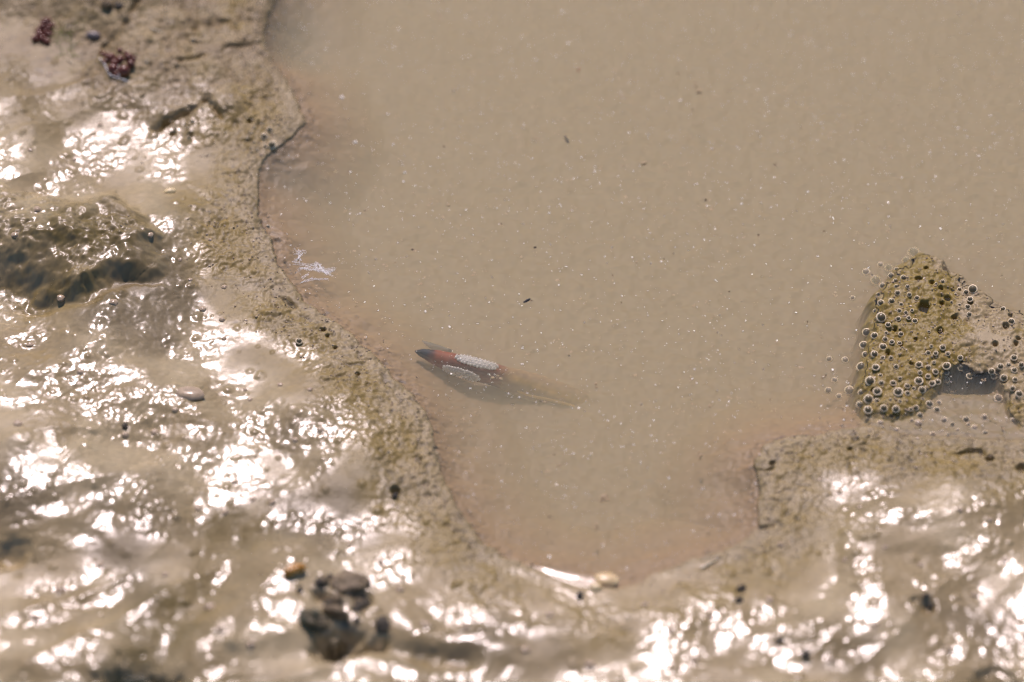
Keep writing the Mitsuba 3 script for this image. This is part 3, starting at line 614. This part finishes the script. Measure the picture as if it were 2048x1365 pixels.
# straw and slivers
def sliver(key, a, b, r, bsdf, label, cat='sliver', z=.35):
    pa, pb = spot(*a), spot(*b)
    put(key, tube(wob(pa + [0, 0, z], pb + [0, 0, z], 8, .08, g), [r * .5, r, r, r * 1.1, r, r, r * .8, r * .3], 6), bsdf)
    tag(key, label, cat)
sliver('straw_sliver', (1402, 1140), (1432, 1122), .32, 'straw', 'pale straw sliver lying at the right end of the bottom shore')
sliver('straw_sliver_001', (300, 58), (326, 68), .16, 'straw', 'thin tan straw in the pale runnel at the top')
sliver('straw_sliver_002', (132, 120), (148, 131), .12, 'straw', 'short pale thread left of the dark bead cluster')
# green algae tuft
fz = []
for k in range(70):
    u, v = 135 + g.normal(0, 14), 82 + g.normal(0, 20)
    p = spot(u, v)
    e = p + [g.normal(0, .8), g.normal(0, .8), g.uniform(.2, .8)]
    fz.append(tube(wob(p, e, 6, .12, g), .06, 5))
put('algae_tuft', trimesh.util.concatenate(fz), 'green_fuzz', True)
tag('algae_tuft', 'fuzzy yellow-green algae tuft between the bead cluster and the grey pellet', 'algae')

# mud pellets scattered over the wet mud
PEL = [(122, 596, 9), (227, 606, 8), (36, 848, 11), (405, 619, 7), (444, 640, 6), (448, 575, 6), (448, 678, 6), (98, 150, 7), (490, 780, 6), (500, 800, 6), (250, 870, 9), (310, 865, 8), (350, 820, 8), (470, 965, 8), (505, 1000, 8), (450, 1025, 7),
       (395, 1018, 7), (545, 1005, 7), (60, 690, 8), (160, 745, 8), (640, 860, 8), (590, 880, 7), (700, 1090, 8), (760, 1125, 7), (930, 1255, 10), (850, 1250, 9), (800, 1180, 8), (420, 1215, 11), (440, 1260, 11), (120, 1180, 10), (200, 1130, 9),
       (500, 1290, 11), (330, 1150, 9), (70, 1235, 10), (1640, 960, 5), (1680, 985, 6), (1720, 1015, 6), (1560, 1090, 6), (1690, 1120, 7), (1770, 1095, 6), (1840, 1130, 7), (1920, 1020, 7), (1980, 1040, 8), (2010, 1120, 8), (1950, 1190, 8), (1750, 1250, 8),
       (1420, 1230, 7), (1340, 1260, 8), (1290, 1210, 6), (1100, 1230, 8), (1050, 1300, 10), (1180, 1330, 10), (1660, 1320, 9), (1900, 1300, 9), (1540, 1200, 7), (1390, 1320, 9), (560, 770, 6), (620, 780, 6), (380, 560, 7), (300, 470, 7), (75, 420, 8), (30, 470, 8),
       (420, 480, 4), (360, 520, 5), (150, 320, 6), (60, 300, 6), (200, 250, 6), (250, 210, 5)]
def pellet_label(u, v):
    if u > 1270: return 'small round mud pellet on the shiny mud of the right bank', 'mud pellets on the right bank'
    if u > 620: return 'small round mud pellet on the mud right of the orange stone', 'mud pellets right of the orange stone'
    if v > 1100: return 'small round mud pellet on the shiny mud left of the orange stone', 'mud pellets left of the orange stone'
    if v > 700: return 'small round mud pellet on the shiny mud in the middle of the left bank', 'mud pellets in the middle of the left bank'
    if v > 395: return 'small round mud pellet beside the dark olive mound at the left', 'mud pellets beside the dark mound'
    return 'small round mud pellet on the mud above the dark olive mound', 'mud pellets above the dark mound'
for i, (u, v, r) in enumerate(PEL):
    bit('mud_pellet', u, v, r * random.uniform(.75, 1.1), 'mud_pellet_bsdf', *pellet_label(u, v)[:1], 'pellet', (1, 1, .6), i * 37, .3, i % 9, .05, pellet_label(u, v)[1])

# loose sand grains on the crust near the shore
def sand(key, n, r0, r1, bsdf, label, reach, seed, everywhere=False):
    g = np.random.default_rng(seed)
    x, y = g.uniform(-105, 105, n * 6), g.uniform(-100, 105, n * 6)
    look = RegularGridInterpolator((YS, XS), sstep(8, 20, land) * sstep(-.6, .5, pfbm(X, Y, 14, 2, 85)) if everywhere else np.where((d > .2) | (rd < -1), crust * np.exp(-land / reach), 0), bounds_error=False, fill_value=0.0)
    keep = np.nonzero(g.random(n * 6) < look(np.stack([y, x], -1)))[0][:n]
    base = trimesh.creation.icosphere(1 if everywhere else 0, 1.0)
    nb = len(base.vertices)
    z = gz(x[keep], y[keep])
    vs = []
    for k, zz in zip(keep, z):
        r = r0 + (r1 - r0) * g.random() ** 2
        vs.append(base.vertices * r * g.uniform(.85 if everywhere else .7, 1.15 if everywhere else 1.3, (nb, 1)) * g.uniform(.75, 1.2, 3) + [x[k], y[k], zz + r * (.05 if everywhere else .35)])
    f = (base.faces[None] + (np.arange(len(vs)) * nb)[:, None, None]).reshape(-1, 3)
    put(key, trimesh.Trimesh(np.vstack(vs), f, process=False), bsdf, everywhere)
    tag(key, label, 'mud grains' if everywhere else 'sand', kind='stuff')
sand('sand_grains', 6500, .10, .26, 'mud_pellet_bsdf', 'loose tan sand grains on the porous crust along the shore', 9, 5)
sand('sand_grains_dark', 500, .08, .22, 'dark_stone', 'scattered dark sand grains on the porous crust along the shore', 9, 6)
